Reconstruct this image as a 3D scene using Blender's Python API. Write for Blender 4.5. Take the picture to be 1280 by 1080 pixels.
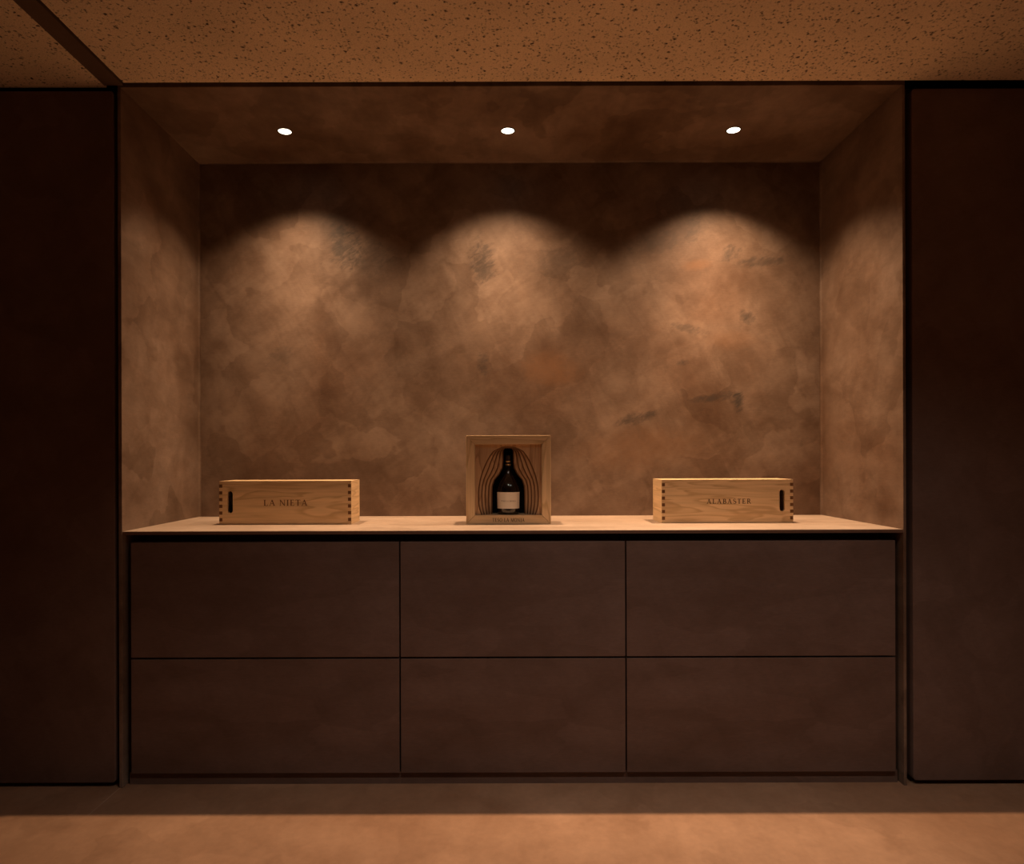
import bpy, bmesh, math, random
from mathutils import Vector, Matrix

for o in list(bpy.data.objects):
    bpy.data.objects.remove(o, do_unlink=True)
S = bpy.context.scene
C = S.collection

# ------------------------------------------------------------------ camera
FPX = 868.0                       # focal length in pixels of the 1280 px frame
cam_d = bpy.data.cameras.new('camera')
cam_d.sensor_width = 36.0
cam_d.lens = FPX / 1280 * 36.0
cam_d.shift_x = 12 / 1280
cam_d.shift_y = 33 / 1280
cam_d.clip_start = 0.05
cam = bpy.data.objects.new('camera', cam_d)
cam.location = (0, -2.376, 1.122)
cam.rotation_euler = (math.radians(90), math.radians(0.17), 0)
C.objects.link(cam)
S.camera = cam

# ------------------------------------------------------------------ world, exposure
w = bpy.data.worlds.new('world')
w.use_nodes = True
w.node_tree.nodes['Background'].inputs[0].default_value = (0, 0, 0, 1)
w.node_tree.nodes['Background'].inputs[1].default_value = 0.0
S.world = w
S.view_settings.view_transform = 'Standard'
S.view_settings.look = 'None'
S.view_settings.gamma = 1.0
S.view_settings.use_curve_mapping = False
S.view_settings.exposure = 0.1
LAMP_COL = (1.0, 0.65, 0.385)
LAMP_W = {'l': 50.0, 'm': 55.0, 'r': 86.0}          # narrow reflector core; the wide spill is a share of it
SPILL = 0.70
ROOM_COL = (1.0, 0.89, 0.79)
ROOM_W = 30.0

# ------------------------------------------------------------------ dimensions (metres)
NL, NR, ND = -1.300, 1.369, 0.600          # niche left, right, depth
H = 2.400                                  # ceiling height
HS = 2.393                                 # soffit height
CT = 0.876                                 # counter top height
RX0, RX1, RY0 = -2.7, 2.75, -5.2           # the room behind the camera

# ------------------------------------------------------------------ helpers
def bm_obj(name, bm, mat, parent=None, smooth=False, bevel=0.0, seg=2):
    me = bpy.data.meshes.new(name)
    bmesh.ops.recalc_face_normals(bm, faces=bm.faces[:])
    bm.to_mesh(me); bm.free()
    mats = mat if isinstance(mat, (list, tuple)) else [mat]
    for m in mats: me.materials.append(m)
    if smooth:
        for p in me.polygons: p.use_smooth = True
    o = bpy.data.objects.new(name, me)
    C.objects.link(o)
    if parent: o.parent = parent
    if bevel > 0:
        md = o.modifiers.new('bevel', 'BEVEL')
        md.width = bevel; md.segments = seg; md.limit_method = 'ANGLE'; md.angle_limit = math.radians(40)
    return o

def add_box(bm, x0, x1, y0, y1, z0, z1, mi=0):
    vs = [bm.verts.new((x, y, z)) for z in (z0, z1) for y in (y0, y1) for x in (x0, x1)]
    fs = []
    for q in ((0,1,3,2), (4,6,7,5), (0,4,5,1), (2,3,7,6), (0,2,6,4), (1,5,7,3)):
        f = bm.faces.new([vs[i] for i in q]); f.material_index = mi; fs.append(f)
    return fs

def box(name, x0, x1, y0, y1, z0, z1, mat, parent=None, bevel=0.0, seg=2):
    bm = bmesh.new(); add_box(bm, x0, x1, y0, y1, z0, z1)
    return bm_obj(name, bm, mat, parent, bevel=bevel, seg=seg)

def prism(bm, loops, y0, y1, mi=0):
    """extrude an outline (loops[0]) with holes (loops[1:]), given in x,z, from y0 to y1"""
    rings0, rings1 = [], []
    for lp in loops:
        rings0.append([bm.verts.new((x, y0, z)) for x, z in lp])
        rings1.append([bm.verts.new((x, y1, z)) for x, z in lp])
    for rings in (rings0, rings1):
        if len(rings) == 1:
            f = bm.faces.new(rings[0]); f.material_index = mi
        else:
            es = []
            for r in rings:
                for i in range(len(r)):
                    e = bm.edges.get((r[i], r[(i+1) % len(r)])) or bm.edges.new((r[i], r[(i+1) % len(r)]))
                    es.append(e)
            res = bmesh.ops.triangle_fill(bm, use_beauty=True, use_dissolve=False, edges=es)
            for g in res['geom']:
                if isinstance(g, bmesh.types.BMFace): g.material_index = mi
    for a, b in zip(rings0, rings1):
        for i in range(len(a)):
            j = (i+1) % len(a)
            f = bm.faces.new((a[i], a[j], b[j], b[i])); f.material_index = mi

def lathe(bm, prof, seg=48, mi=0):
    rings = []
    for r, z in prof:
        if r < 1e-6: rings.append([bm.verts.new((0, 0, z))])
        else: rings.append([bm.verts.new((r*math.cos(2*math.pi*k/seg), r*math.sin(2*math.pi*k/seg), z)) for k in range(seg)])
    for a, b in zip(rings, rings[1:]):
        for k in range(seg):
            j = (k+1) % seg
            if len(a) == 1: f = bm.faces.new((a[0], b[j], b[k]))
            elif len(b) == 1: f = bm.faces.new((a[k], a[j], b[0]))
            else: f = bm.faces.new((a[k], a[j], b[j], b[k]))
            f.material_index = mi

def empty(name, loc):
    o = bpy.data.objects.new(name, None); o.location = loc; o.empty_display_size = 0.05
    C.objects.link(o); return o

def tag(o, label=None, cat=None, group=None, kind=None):
    if label: o['label'] = label
    if cat: o['category'] = cat
    if group: o['group'] = group
    if kind: o['kind'] = kind
    return o

def struct(o, label, cat):
    return tag(o, label, cat, kind='structure')

# ------------------------------------------------------------------ materials
class NT:
    def __init__(s, name):
        s.m = bpy.data.materials.new(name); s.m.use_nodes = True
        s.t = s.m.node_tree; s.b = s.t.nodes['Principled BSDF']
    def n(s, typ, **kw):
        nd = s.t.nodes.new(typ)
        for k, v in kw.items():
            if k in nd.inputs.keys() if isinstance(k, str) else False: nd.inputs[k].default_value = v
            else: setattr(nd, k, v)
        return nd
    def l(s, a, b): s.t.links.new(a, b)
    def coord(s, scale=(1,1,1), loc=(0,0,0), rot=(0,0,0)):
        tc = s.n('ShaderNodeTexCoord'); mp = s.n('ShaderNodeMapping')
        mp.inputs['Scale'].default_value = scale; mp.inputs['Location'].default_value = loc; mp.inputs['Rotation'].default_value = rot
        s.l(tc.outputs['Object'], mp.inputs['Vector']); return mp.outputs['Vector']
    def stroke_coord(s, ang, scale, loc=(0,0,0)):          # turn first, then stretch
        tc = s.n('ShaderNodeTexCoord'); a = s.n('ShaderNodeMapping'); b = s.n('ShaderNodeMapping')
        a.inputs['Rotation'].default_value = (0, ang, 0); a.inputs['Location'].default_value = loc
        b.inputs['Scale'].default_value = scale
        s.l(tc.outputs['Object'], a.inputs['Vector']); s.l(a.outputs['Vector'], b.inputs['Vector'])
        return b.outputs['Vector']
    def noise(s, vec, scale, detail=5, rough=0.55, dist=0.0):
        nd = s.n('ShaderNodeTexNoise'); nd.inputs['Scale'].default_value = scale; nd.inputs['Detail'].default_value = detail
        nd.inputs['Roughness'].default_value = rough; nd.inputs['Distortion'].default_value = dist
        s.l(vec, nd.inputs['Vector']); return nd.outputs['Fac']
    def ramp(s, fac, stops, interp='LINEAR'):
        nd = s.n('ShaderNodeValToRGB'); cr = nd.color_ramp; cr.interpolation = interp
        while len(cr.elements) < len(stops): cr.elements.new(0.5)
        for e, (p, c) in zip(cr.elements, stops):
            e.position = p; e.color = (c[0], c[1], c[2], 1) if isinstance(c, (tuple, list)) else (c, c, c, 1)
        s.l(fac, nd.inputs['Fac']); return nd.outputs['Color']
    def mix(s, fac, a, b, mode='MIX'):
        nd = s.n('ShaderNodeMix'); nd.data_type = 'RGBA'; nd.blend_type = mode
        for sock, v in ((nd.inputs[0], fac), (nd.inputs[6], a), (nd.inputs[7], b)):
            if isinstance(v, bpy.types.NodeSocket): s.l(v, sock)
            elif isinstance(v, (int, float)): sock.default_value = v
            else: sock.default_value = (*v[:3], 1)
        return nd.outputs[2]
    def math(s, op, a, b=None, clamp=False):
        nd = s.n('ShaderNodeMath'); nd.operation = op; nd.use_clamp = clamp
        for i, v in enumerate((a, b)):
            if v is None: continue
            if isinstance(v, bpy.types.NodeSocket): s.l(v, nd.inputs[i])
            else: nd.inputs[i].default_value = v
        return nd.outputs[0]
    def bump(s, h, strength=0.2, dist=0.002):
        nd = s.n('ShaderNodeBump'); nd.inputs['Strength'].default_value = strength; nd.inputs['Distance'].default_value = dist
        s.l(h, nd.inputs['Height']); s.l(nd.outputs['Normal'], s.b.inputs['Normal'])
    def out(s, col=None, rough=0.5, spec=0.5):
        if col is not None:
            if isinstance(col, bpy.types.NodeSocket): s.l(col, s.b.inputs['Base Color'])
            else: s.b.inputs['Base Color'].default_value = (*col, 1)
        if isinstance(rough, bpy.types.NodeSocket): s.l(rough, s.b.inputs['Roughness'])
        else: s.b.inputs['Roughness'].default_value = rough
        s.b.inputs['Specular IOR Level'].default_value = spec
        return s.m

def mul(c, k): return tuple(x*k for x in c)

def plaster(name, base, contrast=1.0, seed=0.0, rough=0.5, spec=0.4, stains=(), scale=1.0, streak=(1,1,1)):
    """hand-trowelled tinted plaster: broad clouds, overlapping trowel marks, dark smudges"""
    t = NT(name)
    v = t.coord(scale=streak, loc=(seed, seed*0.7, seed*1.3))
    cl = t.noise(v, 1.7*scale, 6, 0.55, 0.25)
    cl2 = t.noise(v, 5.0*scale, 7, 0.6, 0.45)
    k = contrast
    dkc = (base[0]*(1-0.26*k), base[1]*(1-0.36*k), base[2]*(1-0.44*k))
    ltc = (base[0]*(1+0.36*k), base[1]*(1+0.46*k), base[2]*(1+0.56*k))
    c1 = t.ramp(cl, [(0.32, dkc), (0.5, base), (0.70, ltc)])
    c2 = t.ramp(cl2, [(0.34, (1-0.26*k, 1-0.30*k, 1-0.33*k)), (0.54, (1, 1, 1)), (0.74, (1+0.10*k, 1+0.12*k, 1+0.14*k))])
    col = t.mix(1.0, c1, c2, 'MULTIPLY')
    # trowel edges: distorted voronoi cells with soft tone steps
    vw = t.n('ShaderNodeVectorMath'); vw.operation = 'ADD'
    nz = t.n('ShaderNodeTexNoise'); nz.inputs['Scale'].default_value = 3.2*scale; nz.inputs['Detail'].default_value = 4
    t.l(v, nz.inputs['Vector'])
    sc = t.n('ShaderNodeVectorMath'); sc.operation = 'SCALE'; sc.inputs['Scale'].default_value = 0.60
    t.l(nz.outputs['Color'], sc.inputs[0]); t.l(v, vw.inputs[0]); t.l(sc.outputs[0], vw.inputs[1])
    vo = t.n('ShaderNodeTexVoronoi'); vo.inputs['Scale'].default_value = 4.2*scale; vo.feature = 'SMOOTH_F1'
    vo.inputs['Smoothness'].default_value = 0.07
    t.l(vw.outputs[0], vo.inputs['Vector'])
    sep = t.n('ShaderNodeSeparateColor'); t.l(vo.outputs['Color'], sep.inputs[0])
    cells = t.ramp(sep.outputs[0], [(0.1, (1-0.13*k, 1-0.16*k, 1-0.19*k)), (0.9, (1+0.13*k,)*3)])
    col = t.mix(1.0, col, cells, 'MULTIPLY')
    # brushed trowel strokes
    for an, sx, sz in ((0.65, 2.4, 6.5), (-1.05, 2.6, 7.5)):
        stv = t.noise(t.stroke_coord(an, (sx, sx, sz), (seed, 0, seed)), 1.6, 7, 0.66, 0.5)
        col = t.mix(1.0, col, t.ramp(stv, [(0.32, (1-0.15*k, 1-0.18*k, 1-0.21*k)), (0.5, (1, 1, 1)), (0.68, (1+0.14*k,)*3)]), 'MULTIPLY')
    # fine brushed grain
    g = t.noise(t.coord(scale=(14, 14, 60)), 3.0, 3, 0.6)
    col = t.mix(1.0, col, t.ramp(g, [(0.3, 0.94), (0.7, 1.05)]), 'MULTIPLY')
    # stains that sit at fixed places on this wall: (x, z, rx, rz, angle, strength, tint)
    if stains:
        sep2 = t.n('ShaderNodeSeparateXYZ'); tc = t.n('ShaderNodeTexCoord'); t.l(tc.outputs['Object'], sep2.inputs[0])
        rag = t.noise(t.coord(scale=(1,1,1)), 14, 6, 0.65, 1.0)
        fine = t.noise(t.stroke_coord(0.6, (16, 1, 42)), 1.5, 6, 0.62, 0.6)
        for (sx, sz, rx, rz, ang, st, tint) in stains:
            dx = t.math('SUBTRACT', sep2.outputs[0], sx); dz = t.math('SUBTRACT', sep2.outputs[2], sz)
            ca, sa = math.cos(ang), math.sin(ang)
            u = t.math('ADD', t.math('MULTIPLY', dx, ca/rx), t.math('MULTIPLY', dz, sa/rx))
            q = t.math('ADD', t.math('MULTIPLY', dx, -sa/rz), t.math('MULTIPLY', dz, ca/rz))
            r2 = t.math('ADD', t.math('MULTIPLY', u, u), t.math('MULTIPLY', q, q))
            f = t.math('SUBTRACT', 1.0, r2)
            soft = tint is not DK
            f = t.math('ADD', f, t.math('MULTIPLY', t.math('SUBTRACT', rag, 0.5), 1.2 if soft else 2.2))
            f = t.math('ADD', f, t.math('MULTIPLY', t.math('SUBTRACT', fine, 0.5), 0.6 if soft else 2.4))
            f = t.ramp(t.math('MULTIPLY', f, 0.72), [(0.0, 0.0), (1.0, st*1.15)], 'EASE')
            m = t.math('LESS_THAN', r2, 3.0)
            f = t.math('MULTIPLY', f, m)            # far from the mark nothing may show
            col = t.mix(f, col, tint)
    h = t.mix(0.35, cl2, g)
    t.bump(h, 0.18, 0.004)
    rr = t.ramp(cl2, [(0.3, rough-0.06), (0.7, rough+0.10)])
    return t.out(col, rr, spec)

def plain(name, col, rough=0.5, spec=0.5, metal=0.0, var=0.10):
    t = NT(name)
    n = t.noise(t.coord(), 9.0, 5, 0.6)
    c = t.mix(1.0, col, t.ramp(n, [(0.3, 1-var), (0.7, 1+var)]), 'MULTIPLY')
    t.b.inputs['Metallic'].default_value = metal
    return t.out(c, rough, spec)

def oak(name, axis, light, dark, ring=1.0, seed=0.0):
    """oak with the grain along axis 'x', 'y' or 'z'"""
    t = NT(name)
    i = 'xyz'.index(axis)
    s = [12.0, 12.0, 12.0]; s[i] = 1.3
    v = t.coord(scale=s, loc=(seed, seed*1.7, seed*0.6))
    n1 = t.noise(v, 1.1, 3, 0.5, 0.4)
    st = [60.0, 60.0, 60.0]; st[i] = 2.2
    n2 = t.noise(t.coord(scale=st, loc=(seed*2, 0, seed)), 1.6, 4, 0.6)
    # cathedral rings: wrap the broad noise
    rg = t.math('FRACT', t.math('MULTIPLY', n1, 9.0*ring))
    rg = t.ramp(rg, [(0.0, 0.0), (0.55, 0.25), (0.85, 1.0), (1.0, 0.0)], 'EASE')
    c = t.mix(rg, light, dark)
    c = t.mix(1.0, c, t.ramp(n2, [(0.3, 0.84), (0.65, 1.06)]), 'MULTIPLY')
    t.bump(n2, 0.12, 0.001)
    return t.out(c, 0.5, 0.3)

PB = (0.180, 0.119, 0.084)
def wp(px, py):                      # a spot on the niche's back wall, from where the photo shows it
    return ((px-628)*0.003429, 1.122-(py-573)*0.003429)
DK = (0.045, 0.034, 0.027); OC = (0.20, 0.095, 0.042)
stn = []
for (px, py, rx, rz, an, st, ti) in (
    (690, 462, 46, 28, -0.2, 0.55, OC), (800, 562, 100, 34, 0.1, 0.40, OC),
    (432, 305, 18, 26, 0.2, 0.70, DK), (468, 322, 28, 20, -0.3, 0.42, DK), (350, 445, 16, 10, 0.3, 0.30, DK),
    (604, 326, 15, 26, 0.0, 0.65, DK), (604, 455, 7, 14, 0.1, 0.5, DK), (700, 330, 24, 20, 0.1, 0.30, DK),
    (868, 285, 9, 20, -0.2, 0.42, DK), (915, 318, 12, 9, 0.5, 0.65, DK), (950, 328, 34, 6, 0.10, 0.55, DK),
    (870, 332, 26, 9, 0.1, 0.50, OC), (818, 305, 32, 14, 0.2, 0.35, DK),
    (934, 398, 10, 7, -0.5, 0.65, DK), (862, 412, 22, 5, -0.25, 0.45, DK), (912, 425, 40, 16, 0.0, 0.3, OC),
    (922, 503, 8, 11, 0.1, 0.80, DK), (893, 497, 26, 5, 0.15, 0.60, DK), (798, 523, 24, 6, 0.2, 0.65, DK),
    (855, 454, 7, 4, 0.0, 0.6, DK)):
    x, z = wp(px, py); k = 0.003429
    g = 1.35 if ti is DK else 1.0
    stn.append((x, z, rx*k*g, rz*k*g, an, st, ti))

M = {}
M['back'] = plaster('plaster_niche', PB, 1.0, 0.0, 0.52, 0.35, stn)
M['side'] = plaster('plaster_niche_side', PB, 1.0, 4.3, 0.50, 0.35)
M['soffit'] = plaster('plaster_soffit', PB, 1.0, 9.1, 0.50, 0.35)
M['panel'] = plaster('plaster_panel', (0.160, 0.099, 0.077), 0.45, 2.2, 0.55, 0.25)
M['drawer'] = plaster('plaster_drawer', (0.160, 0.099, 0.077), 0.45, 6.4, 0.55, 0.25, streak=(0.5, 1, 1.6))
M['counter'] = plaster('plaster_counter', (0.425, 0.318, 0.240), 0.35, 3.3, 0.42, 0.4, streak=(0.5, 2, 1))
M['floor'] = plaster('plaster_floor', (0.335, 0.188, 0.110), 0.4, 7.7, 0.55, 0.3)
M['floor_joint'] = plain('floor_joint', (0.46, 0.30, 0.20), 0.6, 0.2)
M['room'] = plaster('plaster_room', (0.74, 0.69, 0.63), 0.15, 5.0, 0.6, 0.25)
M['edge'] = plain('worktop_front_shade', (0.16, 0.085, 0.055), 0.45, 0.4)  # shade of the worktop's unlit front, put into the colour
M['strip'] = plain('bronze_strip', (0.13, 0.080, 0.055), 0.5, 0.3)
OL, OD = (0.78, 0.56, 0.33), (0.60, 0.405, 0.215)
M['oak_x'] = oak('oak_along_x', 'x', OL, OD, 0.8)
M['oak_x2'] = oak('oak_along_x_two', 'x', OL, OD, 1.0, 5.1)
M['oak_y'] = oak('oak_along_y', 'y', OL, OD, 0.8, 1.0)
M['oak_z'] = oak('oak_along_z', 'z', OL, OD, 0.8, 2.0)
M['oak_end_and_step_shade'] = plain('oak_end_grain_and_step_shade', (0.15, 0.070, 0.030), 0.7, 0.2)  # end grain of the box joints; also painted shade on the case steps
M['layer'] = oak('oak_layers', 'z', (0.56, 0.350, 0.195), (0.38, 0.215, 0.110), 1.2, 3.0)
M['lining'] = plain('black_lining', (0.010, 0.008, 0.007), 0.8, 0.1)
M['ink'] = plain('burnt_lettering', (0.060, 0.028, 0.014), 0.8, 0.1)
M['ink_soft'] = plain('faint_burnt_lettering', (0.17, 0.080, 0.036), 0.8, 0.1)
M['ink_label'] = plain('label_ink', (0.22, 0.14, 0.08), 0.7, 0.1)
M['glass'] = plain('dark_glass', (0.008, 0.006, 0.005), 0.02, 0.6)
M['glass'].node_tree.nodes['Principled BSDF'].inputs['IOR'].default_value = 1.6
M['paper'] = plain('label_paper', (0.92, 0.82, 0.68), 0.7, 0.2, var=0.03)
M['foil'] = plain('bronze_foil', (0.075, 0.045, 0.028), 0.35, 0.6, 0.5)
M['gold'] = plain('gold_ring', (0.85, 0.58, 0.25), 0.3, 0.5, 0.9)
M['ring'] = plain('black_lamp_ring', (0.020, 0.016, 0.014), 0.5, 0.3)

# ceiling: sprayed granular finish with small dark pits
t = NT('granular_ceiling')
v = t.coord()
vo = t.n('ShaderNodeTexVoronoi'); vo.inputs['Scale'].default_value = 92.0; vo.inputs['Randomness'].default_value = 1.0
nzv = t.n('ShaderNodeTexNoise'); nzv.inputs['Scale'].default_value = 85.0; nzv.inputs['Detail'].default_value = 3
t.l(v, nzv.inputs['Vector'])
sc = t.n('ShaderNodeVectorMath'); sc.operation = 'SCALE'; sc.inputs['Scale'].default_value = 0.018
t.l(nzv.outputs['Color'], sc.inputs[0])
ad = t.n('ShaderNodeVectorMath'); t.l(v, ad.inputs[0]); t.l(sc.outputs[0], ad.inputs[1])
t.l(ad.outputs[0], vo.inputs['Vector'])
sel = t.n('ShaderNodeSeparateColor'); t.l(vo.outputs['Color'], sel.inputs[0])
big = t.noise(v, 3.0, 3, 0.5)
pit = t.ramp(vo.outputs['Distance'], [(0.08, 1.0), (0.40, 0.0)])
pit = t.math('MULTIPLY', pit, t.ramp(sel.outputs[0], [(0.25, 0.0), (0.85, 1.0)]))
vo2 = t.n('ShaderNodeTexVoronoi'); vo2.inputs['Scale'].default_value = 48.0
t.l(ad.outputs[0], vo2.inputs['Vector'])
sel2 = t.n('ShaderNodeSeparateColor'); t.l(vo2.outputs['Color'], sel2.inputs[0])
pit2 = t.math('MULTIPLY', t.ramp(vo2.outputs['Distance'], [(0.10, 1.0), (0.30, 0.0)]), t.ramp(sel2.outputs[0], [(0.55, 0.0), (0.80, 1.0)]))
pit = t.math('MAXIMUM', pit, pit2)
gr = t.noise(v, 210.0, 4, 0.7)
col = t.ramp(gr, [(0.3, (0.66, 0.50, 0.34)), (0.5, (0.86, 0.67, 0.47)), (0.75, (0.92, 0.76, 0.56))])
col = t.mix(1.0, col, t.ramp(big, [(0.3, 0.90), (0.7, 1.08)]), 'MULTIPLY')
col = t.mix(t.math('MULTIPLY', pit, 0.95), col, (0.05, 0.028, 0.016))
t.bump(t.math('SUBTRACT', gr, t.math('MULTIPLY', pit, 2.0)), 0.6, 0.004)
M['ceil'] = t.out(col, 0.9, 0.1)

t = NT('lamp_lens')
t.b.inputs['Emission Color'].default_value = (1.0, 0.86, 0.66, 1)
t.b.inputs['Emission Strength'].default_value = 6.0
M['lens'] = t.out((0.8, 0.7, 0.6), 0.4, 0.2)

# ------------------------------------------------------------------ the setting
struct(box('floor', RX0-0.1, RX1+0.1, RY0-0.1, 0.75, -0.10, 0.0, M['floor']),
       'warm brown plaster floor running up to the built-in cabinets', 'floor')
SX0, SX1 = -1.356, -1.281                      # dark strip let into the ceiling
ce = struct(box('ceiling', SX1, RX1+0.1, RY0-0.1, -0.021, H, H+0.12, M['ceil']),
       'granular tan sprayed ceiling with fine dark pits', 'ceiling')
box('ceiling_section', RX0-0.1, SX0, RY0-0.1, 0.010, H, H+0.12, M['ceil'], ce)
struct(box('trim_1', SX0, SX1-0.011, RY0-0.1, -0.0045, H-0.001, H+0.11, M['strip']),
       'dark bronze strip let into the ceiling between two tan sections', 'trim')
box('slot', SX1-0.011, SX1, RY0-0.1, -0.002, H+0.03, H+0.11, M['strip'], bpy.data.objects['trim_1'])
struct(box('wall_niche_back', NL-0.08, NR+0.08, ND, ND+0.10, 0.0, H+0.02, M['back']),
       'cloudy brown plaster back wall of the lit niche', 'wall')
struct(box('wall_niche_left', NL-0.012, NL, -0.004, ND, 0.0, HS, M['side'], bevel=0.0015),
       'brown plaster side of the niche nearer the ceiling strip', 'wall')
struct(box('wall_niche_right', NR, NR+0.010, -0.004, ND, 0.0, HS, M['side'], bevel=0.0015),
       'brown plaster side of the niche away from the ceiling strip', 'wall')
struct(box('ceiling_niche', NL-0.012, NR+0.010, -0.004, ND, HS, H+0.08, M['soffit'], bevel=0.0015),
       'dark brown plaster soffit of the niche holding three downlights', 'ceiling')

# hollow-rounded corner beads of the niche
def cove(name, p0, p1, du, dv, r, mat, label):
    bm = bmesh.new(); p0 = Vector(p0); p1 = Vector(p1); du = Vector(du); dv = Vector(dv)
    prof = [Vector((0,0,0))]
    cen = du*r + dv*r
    for k in range(7):
        a = math.pi/2*k/6
        prof.append(cen - du*r*math.cos(a) - dv*r*math.sin(a))
    # order: from the du-wall foot to the dv-wall foot
    r0 = [bm.verts.new(p0+p) for p in prof]; r1 = [bm.verts.new(p1+p) for p in prof]
    bm.faces.new(r0); bm.faces.new(r1)
    for i in range(len(prof)):
        j = (i+1) % len(prof); bm.faces.new((r0[i], r0[j], r1[j], r1[i]))
    o = bm_obj(name, bm, mat); struct(o, label, 'trim'); return o
cove('trim_2', (NL, ND, CT), (NL, ND, HS), (1,0,0), (0,-1,0), 0.009, M['side'], 'rounded plaster bead in the niche corner nearer the ceiling strip')
cove('trim_3', (NR, ND, CT), (NR, ND, HS), (-1,0,0), (0,-1,0), 0.009, M['side'], 'rounded plaster bead in the niche corner away from the ceiling strip')
cove('trim_4', (NL, ND, HS), (NR, ND, HS), (0,-1,0), (0,0,-1), 0.008, M['soffit'], 'rounded plaster bead between soffit and back wall of the niche')

# walls that flank the niche: dark recess behind, large panel in front
def rounded(x0, x1, z0, z1, r, n=5):
    pts = []
    for cx, cz, a0 in ((x1-r, z0+r, -90), (x1-r, z1-r, 0), (x0+r, z1-r, 90), (x0+r, z0+r, 180)):
        for k in range(n+1):
            a = math.radians(a0 + 90*k/n); pts.append((cx+r*math.cos(a), cz+r*math.sin(a)))
    return pts
def flank(name, x0, x1, px0, px1, label, side):
    wl = struct(box(name, x0, x1, 0.070, 0.18, 0.0, H+0.02, M['panel']), label, 'wall')
    bm = bmesh.new(); prism(bm, [rounded(px0, px1, 0.015, 2.384, 0.012)], 0.0, 0.070)
    bm_obj('panel', bm, M['panel'], wl, bevel=0.003)
    return wl
flank('wall_left', RX0, NL-0.012, RX0, -1.327, 'very dark brown panelled wall under the ceiling strip beside the niche', 'l')
flank('wall_right', NR+0.010, RX1, 1.404, RX1, 'dark brown panelled wall beside the niche away from the ceiling strip', 'r')
# the rest of the room, out of the picture, which returns the light
struct(box('wall_room_left', RX0-0.1, RX0, RY0, 0.06, 0.0, H, M['panel']), 'dark brown side wall of the room under the smaller ceiling section', 'wall')
struct(box('wall_room_right', RX1, RX1+0.1, RY0, 0.06, 0.0, H, M['room']), 'pale plaster side wall of the room under the wide ceiling', 'wall')
struct(box('wall_room_rear', RX0-0.1, RX1+0.1, RY0-0.1, RY0, 0.0, H, M['room']), 'pale plaster wall of the room facing the niche', 'wall')

box('joint', -1.3115, -1.3085, -0.19, 0.0, -0.01, 0.0003, M['floor_joint'], bpy.data.objects['floor'])

# ------------------------------------------------------------------ downlights in the soffit
def downlight(x, key, label):
    d = empty('recessed_downlight', (x, 0.317, HS))
    tag(d, label, 'downlight', 'downlights in the niche soffit')
    bm = bmesh.new()
    lathe(bm, [(0.0245, 0.0), (0.0245, -0.0016), (0.0262, -0.0022), (0.0285, -0.0014), (0.0290, 0.0)], 48)
    bm_obj('lamp_ring', bm, M['ring'], d, smooth=True)
    bm = bmesh.new()
    lathe(bm, [(0.0, -0.0012), (0.012, -0.0012), (0.0245, -0.0008), (0.0245, 0.0)], 48)
    bm_obj('lens', bm, M['lens'], d, smooth=True)
    for nm, en, ang, bl in (('lamp_light', LAMP_W[key], 72, 1.0), ('spill_light', LAMP_W[key]*SPILL, 115, 0.9)):
        ld = bpy.data.lights.new(nm, 'SPOT')
        ld.energy = en; ld.color = LAMP_COL
        ld.spot_size = math.radians(ang); ld.spot_blend = bl; ld.shadow_soft_size = 0.02
        lo = bpy.data.objects.new(nm, ld); lo.location = (0, 0, -0.024)
        C.objects.link(lo); lo.parent = d
downlight(-0.840, 'l', 'small round lit downlight in the soffit above the box lettered LA NIETA')
downlight(0.025, 'm', 'small round lit downlight in the soffit above the framed bottle')
downlight(0.900, 'r', 'small round lit downlight in the soffit above the box lettered ALABASTER')

# unseen downlights added for frontal light on boxes and drawers; number and place estimated
def added_fill_light(side, x, y, label, ang=104, power=ROOM_W):
    d = empty('ceiling_fill_light_%s_offscreen' % side, (x, y, H)); tag(d, label, 'downlight', 'unseen downlights added in the room ceiling')
    bm = bmesh.new(); lathe(bm, [(0.045, 0.0), (0.045, -0.002), (0.048, -0.003), (0.054, -0.002), (0.055, 0.0)], 48)
    bm_obj('lamp_ring', bm, M['ring'], d, smooth=True)
    bm = bmesh.new(); lathe(bm, [(0.0, -0.0015), (0.03, -0.0015), (0.045, -0.001), (0.045, 0.0)], 48)
    bm_obj('lens_%s_offscreen' % side, bm, M['lens'], d, smooth=True)
    ld = bpy.data.lights.new('lamp_light_%s_offscreen' % side, 'SPOT'); ld.energy = power; ld.color = ROOM_COL
    ld.spot_size = math.radians(ang); ld.spot_blend = 1.0; ld.shadow_soft_size = 0.045
    lo = bpy.data.objects.new('lamp_light_%s_offscreen' % side, ld); lo.location = (0, 0, -0.05); C.objects.link(lo); lo.parent = d
added_fill_light('middle', 0.00, -1.25, 'unseen fill downlight added in the room ceiling facing the framed bottle', 116, 39)
added_fill_light('right', 0.95, -1.25, 'unseen fill downlight added in the room ceiling facing the box lettered ALABASTER', 116, 39)

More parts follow.
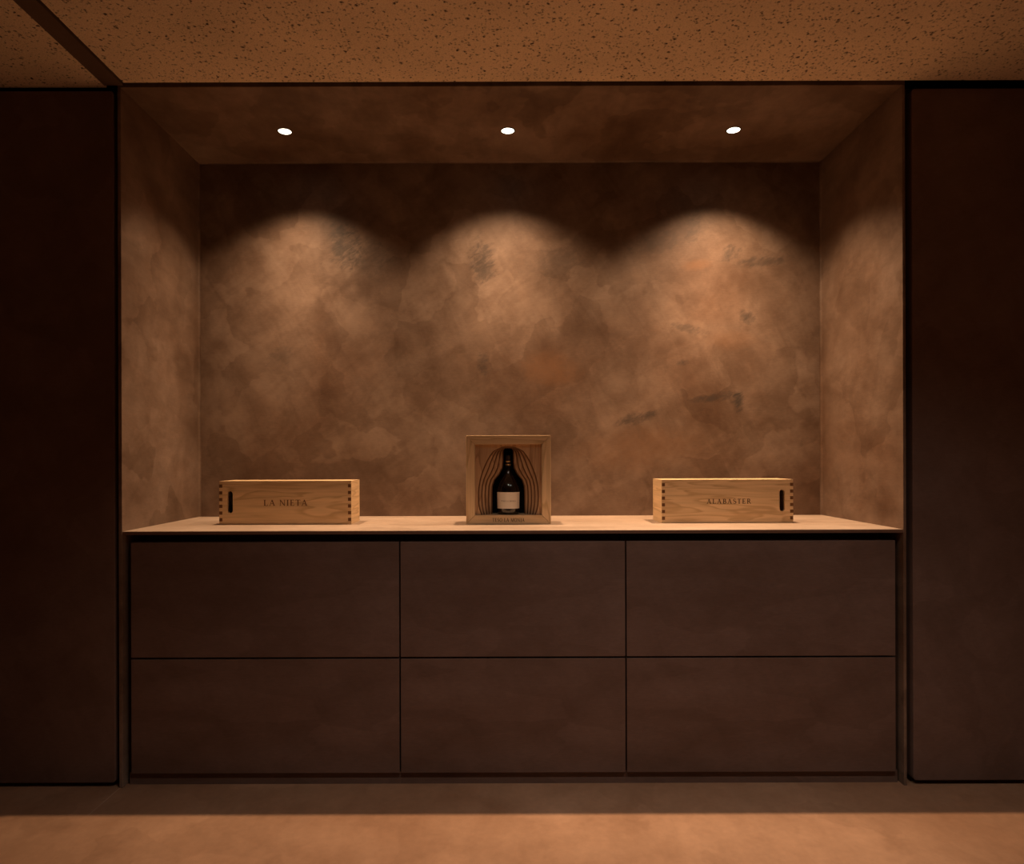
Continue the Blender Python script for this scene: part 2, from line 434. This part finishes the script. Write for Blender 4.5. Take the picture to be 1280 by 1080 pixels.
# ------------------------------------------------------------------ cabinets and worktop
ct = box('worktop', NL+0.0005, NR-0.0005, 0.0, ND-0.0005, CT-0.012, CT, [M['counter']], bevel=0.001)
box('front_edge', NL+0.0005, NR-0.0005, -0.002, 0.0, CT-0.012, CT-0.0015, M['edge'], ct)  # front of the same worktop, coloured darker as its shaded side
tag(ct, 'thin tan plaster worktop lying across all three drawer cabinets', 'worktop')
cols = [(-1.278, -0.3565, 'wide dark brown drawer cabinet under the box lettered LA NIETA'),
        (-0.3515, 0.4205, 'narrower dark brown drawer cabinet under the framed bottle'),
        (0.4255, 1.3490, 'wide dark brown drawer cabinet under the box lettered ALABASTER')]
for i, (x0, x1, lab) in enumerate(cols):
    c = empty('drawer_cabinet', ((x0+x1)/2, 0.30, 0.0)); tag(c, lab, 'cabinet', 'drawer cabinets under the niche')
    hx = (x1-x0)/2
    b0, b1 = (-hx+0.001 if i else -hx-0.010), (hx-0.001 if i < 2 else hx+0.010)
    bm = bmesh.new()                               # set back at the top for the finger-pull channel
    add_box(bm, b0, b1, -0.25, 0.28, 0.045, 0.800); add_box(bm, b0, b1, -0.17, 0.28, 0.800, CT-0.0125)
    bm_obj('body', bm, M['drawer'], c)
    e0 = -hx-0.0024 if i else -hx-0.012
    e1 = hx+0.0024 if i < 2 else hx+0.012
    box('kickboard', e0, e1, -0.278, -0.262, 0.0, 0.0415, M['drawer'], c)
    for (z0, z1) in ((0.4405, 0.836), (0.042, 0.4340)):
        o = box('drawer_front', -hx, hx, -0.290, -0.2505, z0, z1, M['drawer'], c, bevel=0.0012)

# ------------------------------------------------------------------ lettering (drawn as serif capitals)
def arc(cx, cz, rx, rz, a0, a1, n=14):
    return [(cx+rx*math.cos(math.radians(a0+(a1-a0)*k/n)), cz+rz*math.sin(math.radians(a0+(a1-a0)*k/n))) for k in range(n+1)]
TK, TN, SF = 0.155, 0.075, 0.055
def vst(x, w=TK, z0=0.0, z1=1.0, foot=True, head=True):
    r = [[(x-w/2, z0), (x+w/2, z0), (x+w/2, z1), (x-w/2, z1)]]
    s = 0.10
    if foot: r.append([(x-w/2-s, z0), (x+w/2+s, z0), (x+w/2+s*0.6, z0+SF), (x-w/2-s*0.6, z0+SF)])
    if head: r.append([(x-w/2-s*0.6, z1-SF), (x+w/2+s*0.6, z1-SF), (x+w/2+s, z1), (x-w/2-s, z1)])
    return r
def line(p, q, w):
    return [[(p[0]-w/2, p[1]), (p[0]+w/2, p[1]), (q[0]+w/2, q[1]), (q[0]-w/2, q[1])]]
def hst(x0, x1, z, w=TN): return [[(x0, z-w/2), (x1, z-w/2), (x1, z+w/2), (x0, z+w/2)]]
def serif(x, z, s=0.15): return [[(x-s, z), (x+s, z), (x+s, z+SF), (x-s, z+SF)]]
def stroke(pts, wf):
    r = []; n = len(pts)
    nor = []
    for i in range(n):
        a = pts[max(0, i-1)]; b = pts[min(n-1, i+1)]
        dx, dz = b[0]-a[0], b[1]-a[1]; L = math.hypot(dx, dz) or 1
        nor.append((-dz/L, dx/L))
    for i in range(n-1):
        w0, w1 = wf(i/(n-1))/2, wf((i+1)/(n-1))/2
        p, q = pts[i], pts[i+1]; m, k = nor[i], nor[i+1]
        r.append([(p[0]-m[0]*w0, p[1]-m[1]*w0), (q[0]-k[0]*w1, q[1]-k[1]*w1), (q[0]+k[0]*w1, q[1]+k[1]*w1), (p[0]+m[0]*w0, p[1]+m[1]*w0)])
    return r
bulge = lambda t: TN + (TK-TN)*math.sin(math.pi*t)
def glyph(ch):
    if ch == 'L': return vst(0.2) + hst(0.2, 0.62, TN/2) + [[(0.56, 0), (0.64, 0), (0.64, 0.24), (0.60, 0.24)]], 0.70
    if ch == 'I': return vst(0.18), 0.36
    if ch == 'A': return line((0.13, 0), (0.42, 1.0), TN) + line((0.72, 0), (0.41, 1.0), TK) + hst(0.23, 0.60, 0.36) + serif(0.12, 0, 0.12) + serif(0.72, 0, 0.16), 0.88
    if ch == 'N': return vst(0.16, TN) + vst(0.74, TN, 0, 1.0, False) + line((0.76, 0), (0.13, 1.0), TK), 0.90
    if ch == 'E': return vst(0.2) + hst(0.2, 0.60, TN/2) + hst(0.2, 0.58, 1-TN/2) + hst(0.2, 0.48, 0.52) + [[(0.55, 0), (0.63, 0), (0.63, 0.22), (0.59, 0.22)], [(0.55, 1), (0.60, 1), (0.60, 0.80), (0.57, 0.80)], [(0.46, 0.42), (0.50, 0.42), (0.50, 0.62), (0.46, 0.62)]], 0.70
    if ch == 'T': return vst(0.36, TK, 0, 1.0, True, False) + hst(0.04, 0.68, 1-TN/2) + [[(0.03, 0.78), (0.06, 0.78), (0.10, 1), (0.03, 1)], [(0.66, 0.78), (0.69, 0.78), (0.69, 1), (0.62, 1)]], 0.72
    if ch == 'B': return vst(0.2) + stroke([(0.2, 0.972)]+arc(0.36, 0.75, 0.20, 0.222, 90, -90)+[(0.2, 0.528)], bulge) + stroke([(0.2, 0.528)]+arc(0.38, 0.278, 0.24, 0.25, 90, -90)+[(0.2, 0.028)], bulge), 0.72
    if ch == 'R': return vst(0.2) + stroke([(0.2, 0.972)]+arc(0.36, 0.73, 0.21, 0.242, 90, -90)+[(0.2, 0.488)], bulge) + line((0.72, 0), (0.40, 0.50), TK) + serif(0.74, 0, 0.10), 0.80
    if ch == 'S': return stroke(arc(0.32, 0.74, 0.21, 0.232, 35, 270, 14) + arc(0.32, 0.27, 0.235, 0.242, 85, -145, 14), lambda t: TN + (TK-TN)*math.sin(math.pi*t)**1.5) + [[(0.50, 0.74), (0.54, 0.74), (0.55, 0.98), (0.51, 0.98)], [(0.08, 0.02), (0.12, 0.02), (0.12, 0.27), (0.08, 0.27)]], 0.64
    if ch == 'O': return stroke(arc(0.46, 0.5, 0.36, 0.475, 90, 450, 32), lambda t: TN + (TK-TN)*abs(math.sin(2*math.pi*t))), 0.92
    if ch == 'M': return vst(0.16, TN) + vst(0.92, TK) + line((0.54, 0), (0.16, 1.0), TK) + line((0.54, 0), (0.90, 1.0), TN), 1.08
    if ch == 'J': return vst(0.26, TK, 0.1, 1.0, False) + stroke([(0.26, 0.12)] + arc(0.12, 0.02, 0.14, 0.16, 10, -110, 8), lambda t: TK*(1-t)+TN*t), 0.44
    return [], 0.34
def lettering(name, text, cx, y, cz, width, height, mat, parent, bend=None):
    quads = []; x = 0
    for ch in text:
        g, adv = glyph(ch)
        quads += [[(px+x, pz) for px, pz in q] for q in g]; x += adv + (0.16 if len(text) > 8 and ' ' not in text else 0.10)
    x -= 0.10
    bm = bmesh.new(); k = width/x
    for q in quads:
        vs = []
        for px, pz in q:
            X = cx + px*k - width/2; Z = cz + (pz-0.5)*height
            vs.append(bm.verts.new((X, y if bend is None else bend(X), Z)))
        bm.faces.new(vs)
    me_o = bm_obj(name, bm, mat, parent)
    return me_o

# ------------------------------------------------------------------ wooden wine boxes with finger joints
def wine_box(x, y, w, d, h, slot_x, text, tw, th, tx, grain, label, ink='ink'):
    """front face at local y = 0, base at local z = 0, centred in x"""
    b = empty('wooden_wine_box', (x, y, CT)); tag(b, label, 'wine box', 'wooden wine boxes on the worktop')
    T = 0.012; n = 13; st = h/n; hx = w/2
    # front board: notched at both ends, with a stadium hand slot
    def edge(sgn):
        pts = []
        for k in range(n):
            inset = T if k % 2 == 1 else 0.0
            xx = sgn*(hx-inset); pts += [(xx, k*st), (xx, (k+1)*st)]
        return pts
    outline = edge(1) + list(reversed(edge(-1)))
    cl = []
    for p in outline:
        if not cl or (abs(cl[-1][0]-p[0]) + abs(cl[-1][1]-p[1])) > 1e-7: cl.append(p)
    sw, sh, sz = 0.0100, 0.0410, h*0.515
    hole = [(slot_x+sw*math.cos(math.radians(a)), sz+(sh-sw)+sw*math.sin(math.radians(a))) for a in range(0, 181, 20)] + \
           [(slot_x+sw*math.cos(math.radians(a)), sz-(sh-sw)+sw*math.sin(math.radians(a))) for a in range(180, 361, 20)]
    bm = bmesh.new(); prism(bm, [cl, hole], 0.0, T); bm_obj('front_board', bm, M[grain], b)
    bm = bmesh.new(); prism(bm, [cl], d-T, d); bm_obj('back_board', bm, M[grain], b)
    for s in (-1, 1):
        bm = bmesh.new()
        add_box(bm, s*(hx-T) if s > 0 else -hx, hx if s > 0 else -(hx-T), T, d-T, 0, h)
        for k in range(1, n, 2):
            for (ya, yb) in ((0.0, T), (d-T, d)):
                fs = add_box(bm, min(s*(hx-T), s*hx), max(s*(hx-T), s*hx), ya-(0.0003 if ya == 0 else 0), yb, k*st+0.0002, (k+1)*st-0.0002)
                for f in fs:
                    c = f.calc_center_median()
                    if abs(c.y-(ya-0.0003)) < 1e-4 or abs(c.y-d) < 1e-4: f.material_index = 1
        bm_obj('end_board', bm, [M['oak_y'], M['oak_end_and_step_shade']], b)
    box('base_board', -hx+T, hx-T, T, d-T, 0.001, 0.012, M[grain], b)
    # sliding lid let in just under the rims
    box('lid', -hx+T, hx-T, T, d-T, h-0.009, h-0.0005, M[grain], b)
    lettering('lettering', text, tx, -0.0005, h*0.50, tw, th, M[ink], b)
    return b
wine_box(-0.815, 0.228, 0.495, 0.153, 0.1640, -0.2065, 'LA NIETA', 0.166, 0.0225, 0.001, 'oak_x',
         'pale oak box lettered LA NIETA with finger joints and a hand slot', 'ink_soft')
wine_box(0.8475, 0.240, 0.495, 0.153, 0.1640, 0.2060, 'ALABASTER', 0.168, 0.0184, 0.0055, 'oak_x2',
         'pale oak box lettered ALABASTER with finger joints and a hand slot')

# ------------------------------------------------------------------ framed display case
CX, CY = 0.0222, 0.215
case = empty('display_case', (CX, CY, CT)); tag(case, 'square oak display case with layered bottle-shaped hollow, lettered TESO LA MONJA', 'display case')
W2, HH, DP, RW, RB = 0.158, 0.332, 0.118, 0.0332, 0.0340
rails = [
    [(-W2, 0), (W2, 0), (W2-RW, RB), (-W2+RW, RB)],
    [(-W2, HH), (-W2+RW, HH-RW), (W2-RW, HH-RW), (W2, HH)],
    [(-W2, 0), (-W2+RW, RB), (-W2+RW, HH-RW), (-W2, HH)],
    [(W2, 0), (W2, HH), (W2-RW, HH-RW), (W2-RW, RB)]]
for lp, mt in zip(rails, ('oak_x', 'oak_x2', 'oak_z', 'oak_z')):
    cxm = sum(p[0] for p in lp)/4; czm = sum(p[1] for p in lp)/4
    lp = [(px+(cxm-px)*0.0030, pz+(czm-pz)*0.0030) for px, pz in lp]
    bm = bmesh.new(); prism(bm, [lp], 0.0, DP); bm_obj('frame_rail', bm, M[mt], case, bevel=0.0010)
lettering('lettering', 'TESO LA MONJA', 0.0, -0.0005, RB*0.48, 0.120, 0.0135, M['ink'], case)
K = 0.000392                                   # metres per unit of the traced contour
def arch(pts):                                 # board with a hollow cut up from its lower edge
    r = pts[1:]
    return [(-IW, IZ0), (-r[-1][0], IZ0)] + [(-px, pz) for px, pz in r[::-1]] + [pts[0]] + r + [(r[-1][0], IZ0), (IW, IZ0), (IW, IZ1), (-IW, IZ1)]
outer = [(222, 0), (226, 45), (245, 95), (270, 137), (310, 168), (360, 197), (420, 224), (480, 247), (540, 264), (600, 275), (660, 281), (700, 282), (760, 280), (800, 275), (840, 265), (872, 252)]
inner = [(222, 0), (226, 32), (245, 45), (270, 47), (310, 47), (360, 48), (420, 54), (480, 84), (540, 132), (600, 152), (660, 155), (700, 156), (760, 156), (800, 156), (840, 156), (872, 156)]
IW, IZ0, IZ1 = W2-RW-0.0003, RB+0.0003, HH-RW-0.0003
nl = 5
for k in range(nl):
    f = k/(nl-1)
    hw = [((a[0]), a[1]*(1-f)+b[1]*f) for a, b in zip(outer, inner)]
    base = IZ0 + 0.0006
    pts = [(h_*K, base + (872-y_)*K) for y_, h_ in hw]
    if k: pts = [(px, base + (pz-base)*(1-0.004*k)) for px, pz in pts]
    y0 = 0.016 + k*0.0095
    cut = [(px+(0.0042 if px > 1e-6 else 0.0), pz+0.0018) for px, pz in pts]
    A, B = arch(cut), arch(pts)
    bm = bmesh.new(); yc = y0+0.0020
    fr = [bm.verts.new((px, y0, pz)) for px, pz in A]
    md_ = [bm.verts.new((px, yc, pz)) for px, pz in B]
    bk = [bm.verts.new((px, y0+0.0093, pz)) for px, pz in B]
    bm.faces.new(fr); bm.faces.new(bk); nA = len(A)
    for ra, rb in ((fr, md_), (md_, bk)):
        for q in range(nA):
            j = (q+1) % nA; f_ = bm.faces.new((ra[q], ra[j], rb[j], rb[q]))
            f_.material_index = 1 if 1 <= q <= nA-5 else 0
    bm_obj('carved_layer', bm, [M['layer'], M['oak_end_and_step_shade']], case)  # dark chamfers paint in the shade line along each contour step
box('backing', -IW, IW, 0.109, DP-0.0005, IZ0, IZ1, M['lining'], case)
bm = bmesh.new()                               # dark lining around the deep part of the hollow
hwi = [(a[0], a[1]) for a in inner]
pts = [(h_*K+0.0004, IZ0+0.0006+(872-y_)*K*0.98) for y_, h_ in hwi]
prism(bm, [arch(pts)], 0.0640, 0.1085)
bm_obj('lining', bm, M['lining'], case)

# ------------------------------------------------------------------ bottle in the case
bt = empty('bottle', (CX, CY+0.0595, CT+RB+0.0001)); tag(bt, 'dark glass bottle with cream label standing in the oak display case', 'bottle')
prof = [(0.0, 0.004), (0.030, 0.003), (0.0385, 0.0), (0.0415, 0.003), (0.0425, 0.010), (0.0432, 0.040), (0.0440, 0.085), (0.0436, 0.096), (0.0415, 0.106),
        (0.0370, 0.117), (0.0310, 0.128), (0.0250, 0.138), (0.0195, 0.147), (0.0145, 0.156), (0.0112, 0.166), (0.0098, 0.176), (0.0092, 0.190), (0.0092, 0.1955)]
bm = bmesh.new(); lathe(bm, prof + [(0.0, 0.1955)], 56); gl = bm_obj('glass_body', bm, M['glass'], bt, smooth=True)
bm = bmesh.new(); lathe(bm, [(0.0097, 0.181), (0.0099, 0.184), (0.0104, 0.190), (0.0104, 0.196), (0.0097, 0.198), (0.0090, 0.206), (0.0092, 0.220), (0.0084, 0.224), (0.0, 0.225)], 40)
bm_obj('capsule', bm, M['foil'], bt, smooth=True)
for z in (0.1865, 0.1985):
    bm = bmesh.new(); lathe(bm, [(0.0092, z), (0.0112, z+0.0004), (0.0116, z+0.002), (0.0112, z+0.0036), (0.0092, z+0.004)], 40)
    bm_obj('neck_ring', bm, M['gold'], bt, smooth=True)
def rad(z):
    for (r0, z0), (r1, z1) in zip(prof[2:], prof[3:]):
        if z0 <= z <= z1: return r0+(r1-r0)*(z-z0)/(z1-z0+1e-9)
    return 0.044
bm = bmesh.new(); rows = []
for z in (0.0225, 0.040, 0.060, 0.0845):
    rr = rad(z)+0.0004
    rows.append([bm.verts.new((rr*math.sin(a), -rr*math.cos(a), z)) for a in [math.radians(-74+148*k/32) for k in range(33)]])
for a, b_ in zip(rows, rows[1:]):
    for k in range(32): bm.faces.new((a[k], a[k+1], b_[k+1], b_[k]))
lb = bm_obj('label', bm, M['paper'], bt, smooth=True); lb['label'] = 'cream paper label'
bend = lambda X: -math.sqrt(max(0.0445**2-X*X, 1e-6)) - 0.0002
lettering('label_lettering', 'TESO LA MONJA', 0.0, 0, 0.0515, 0.056, 0.0050, M['ink_label'], lb, bend)
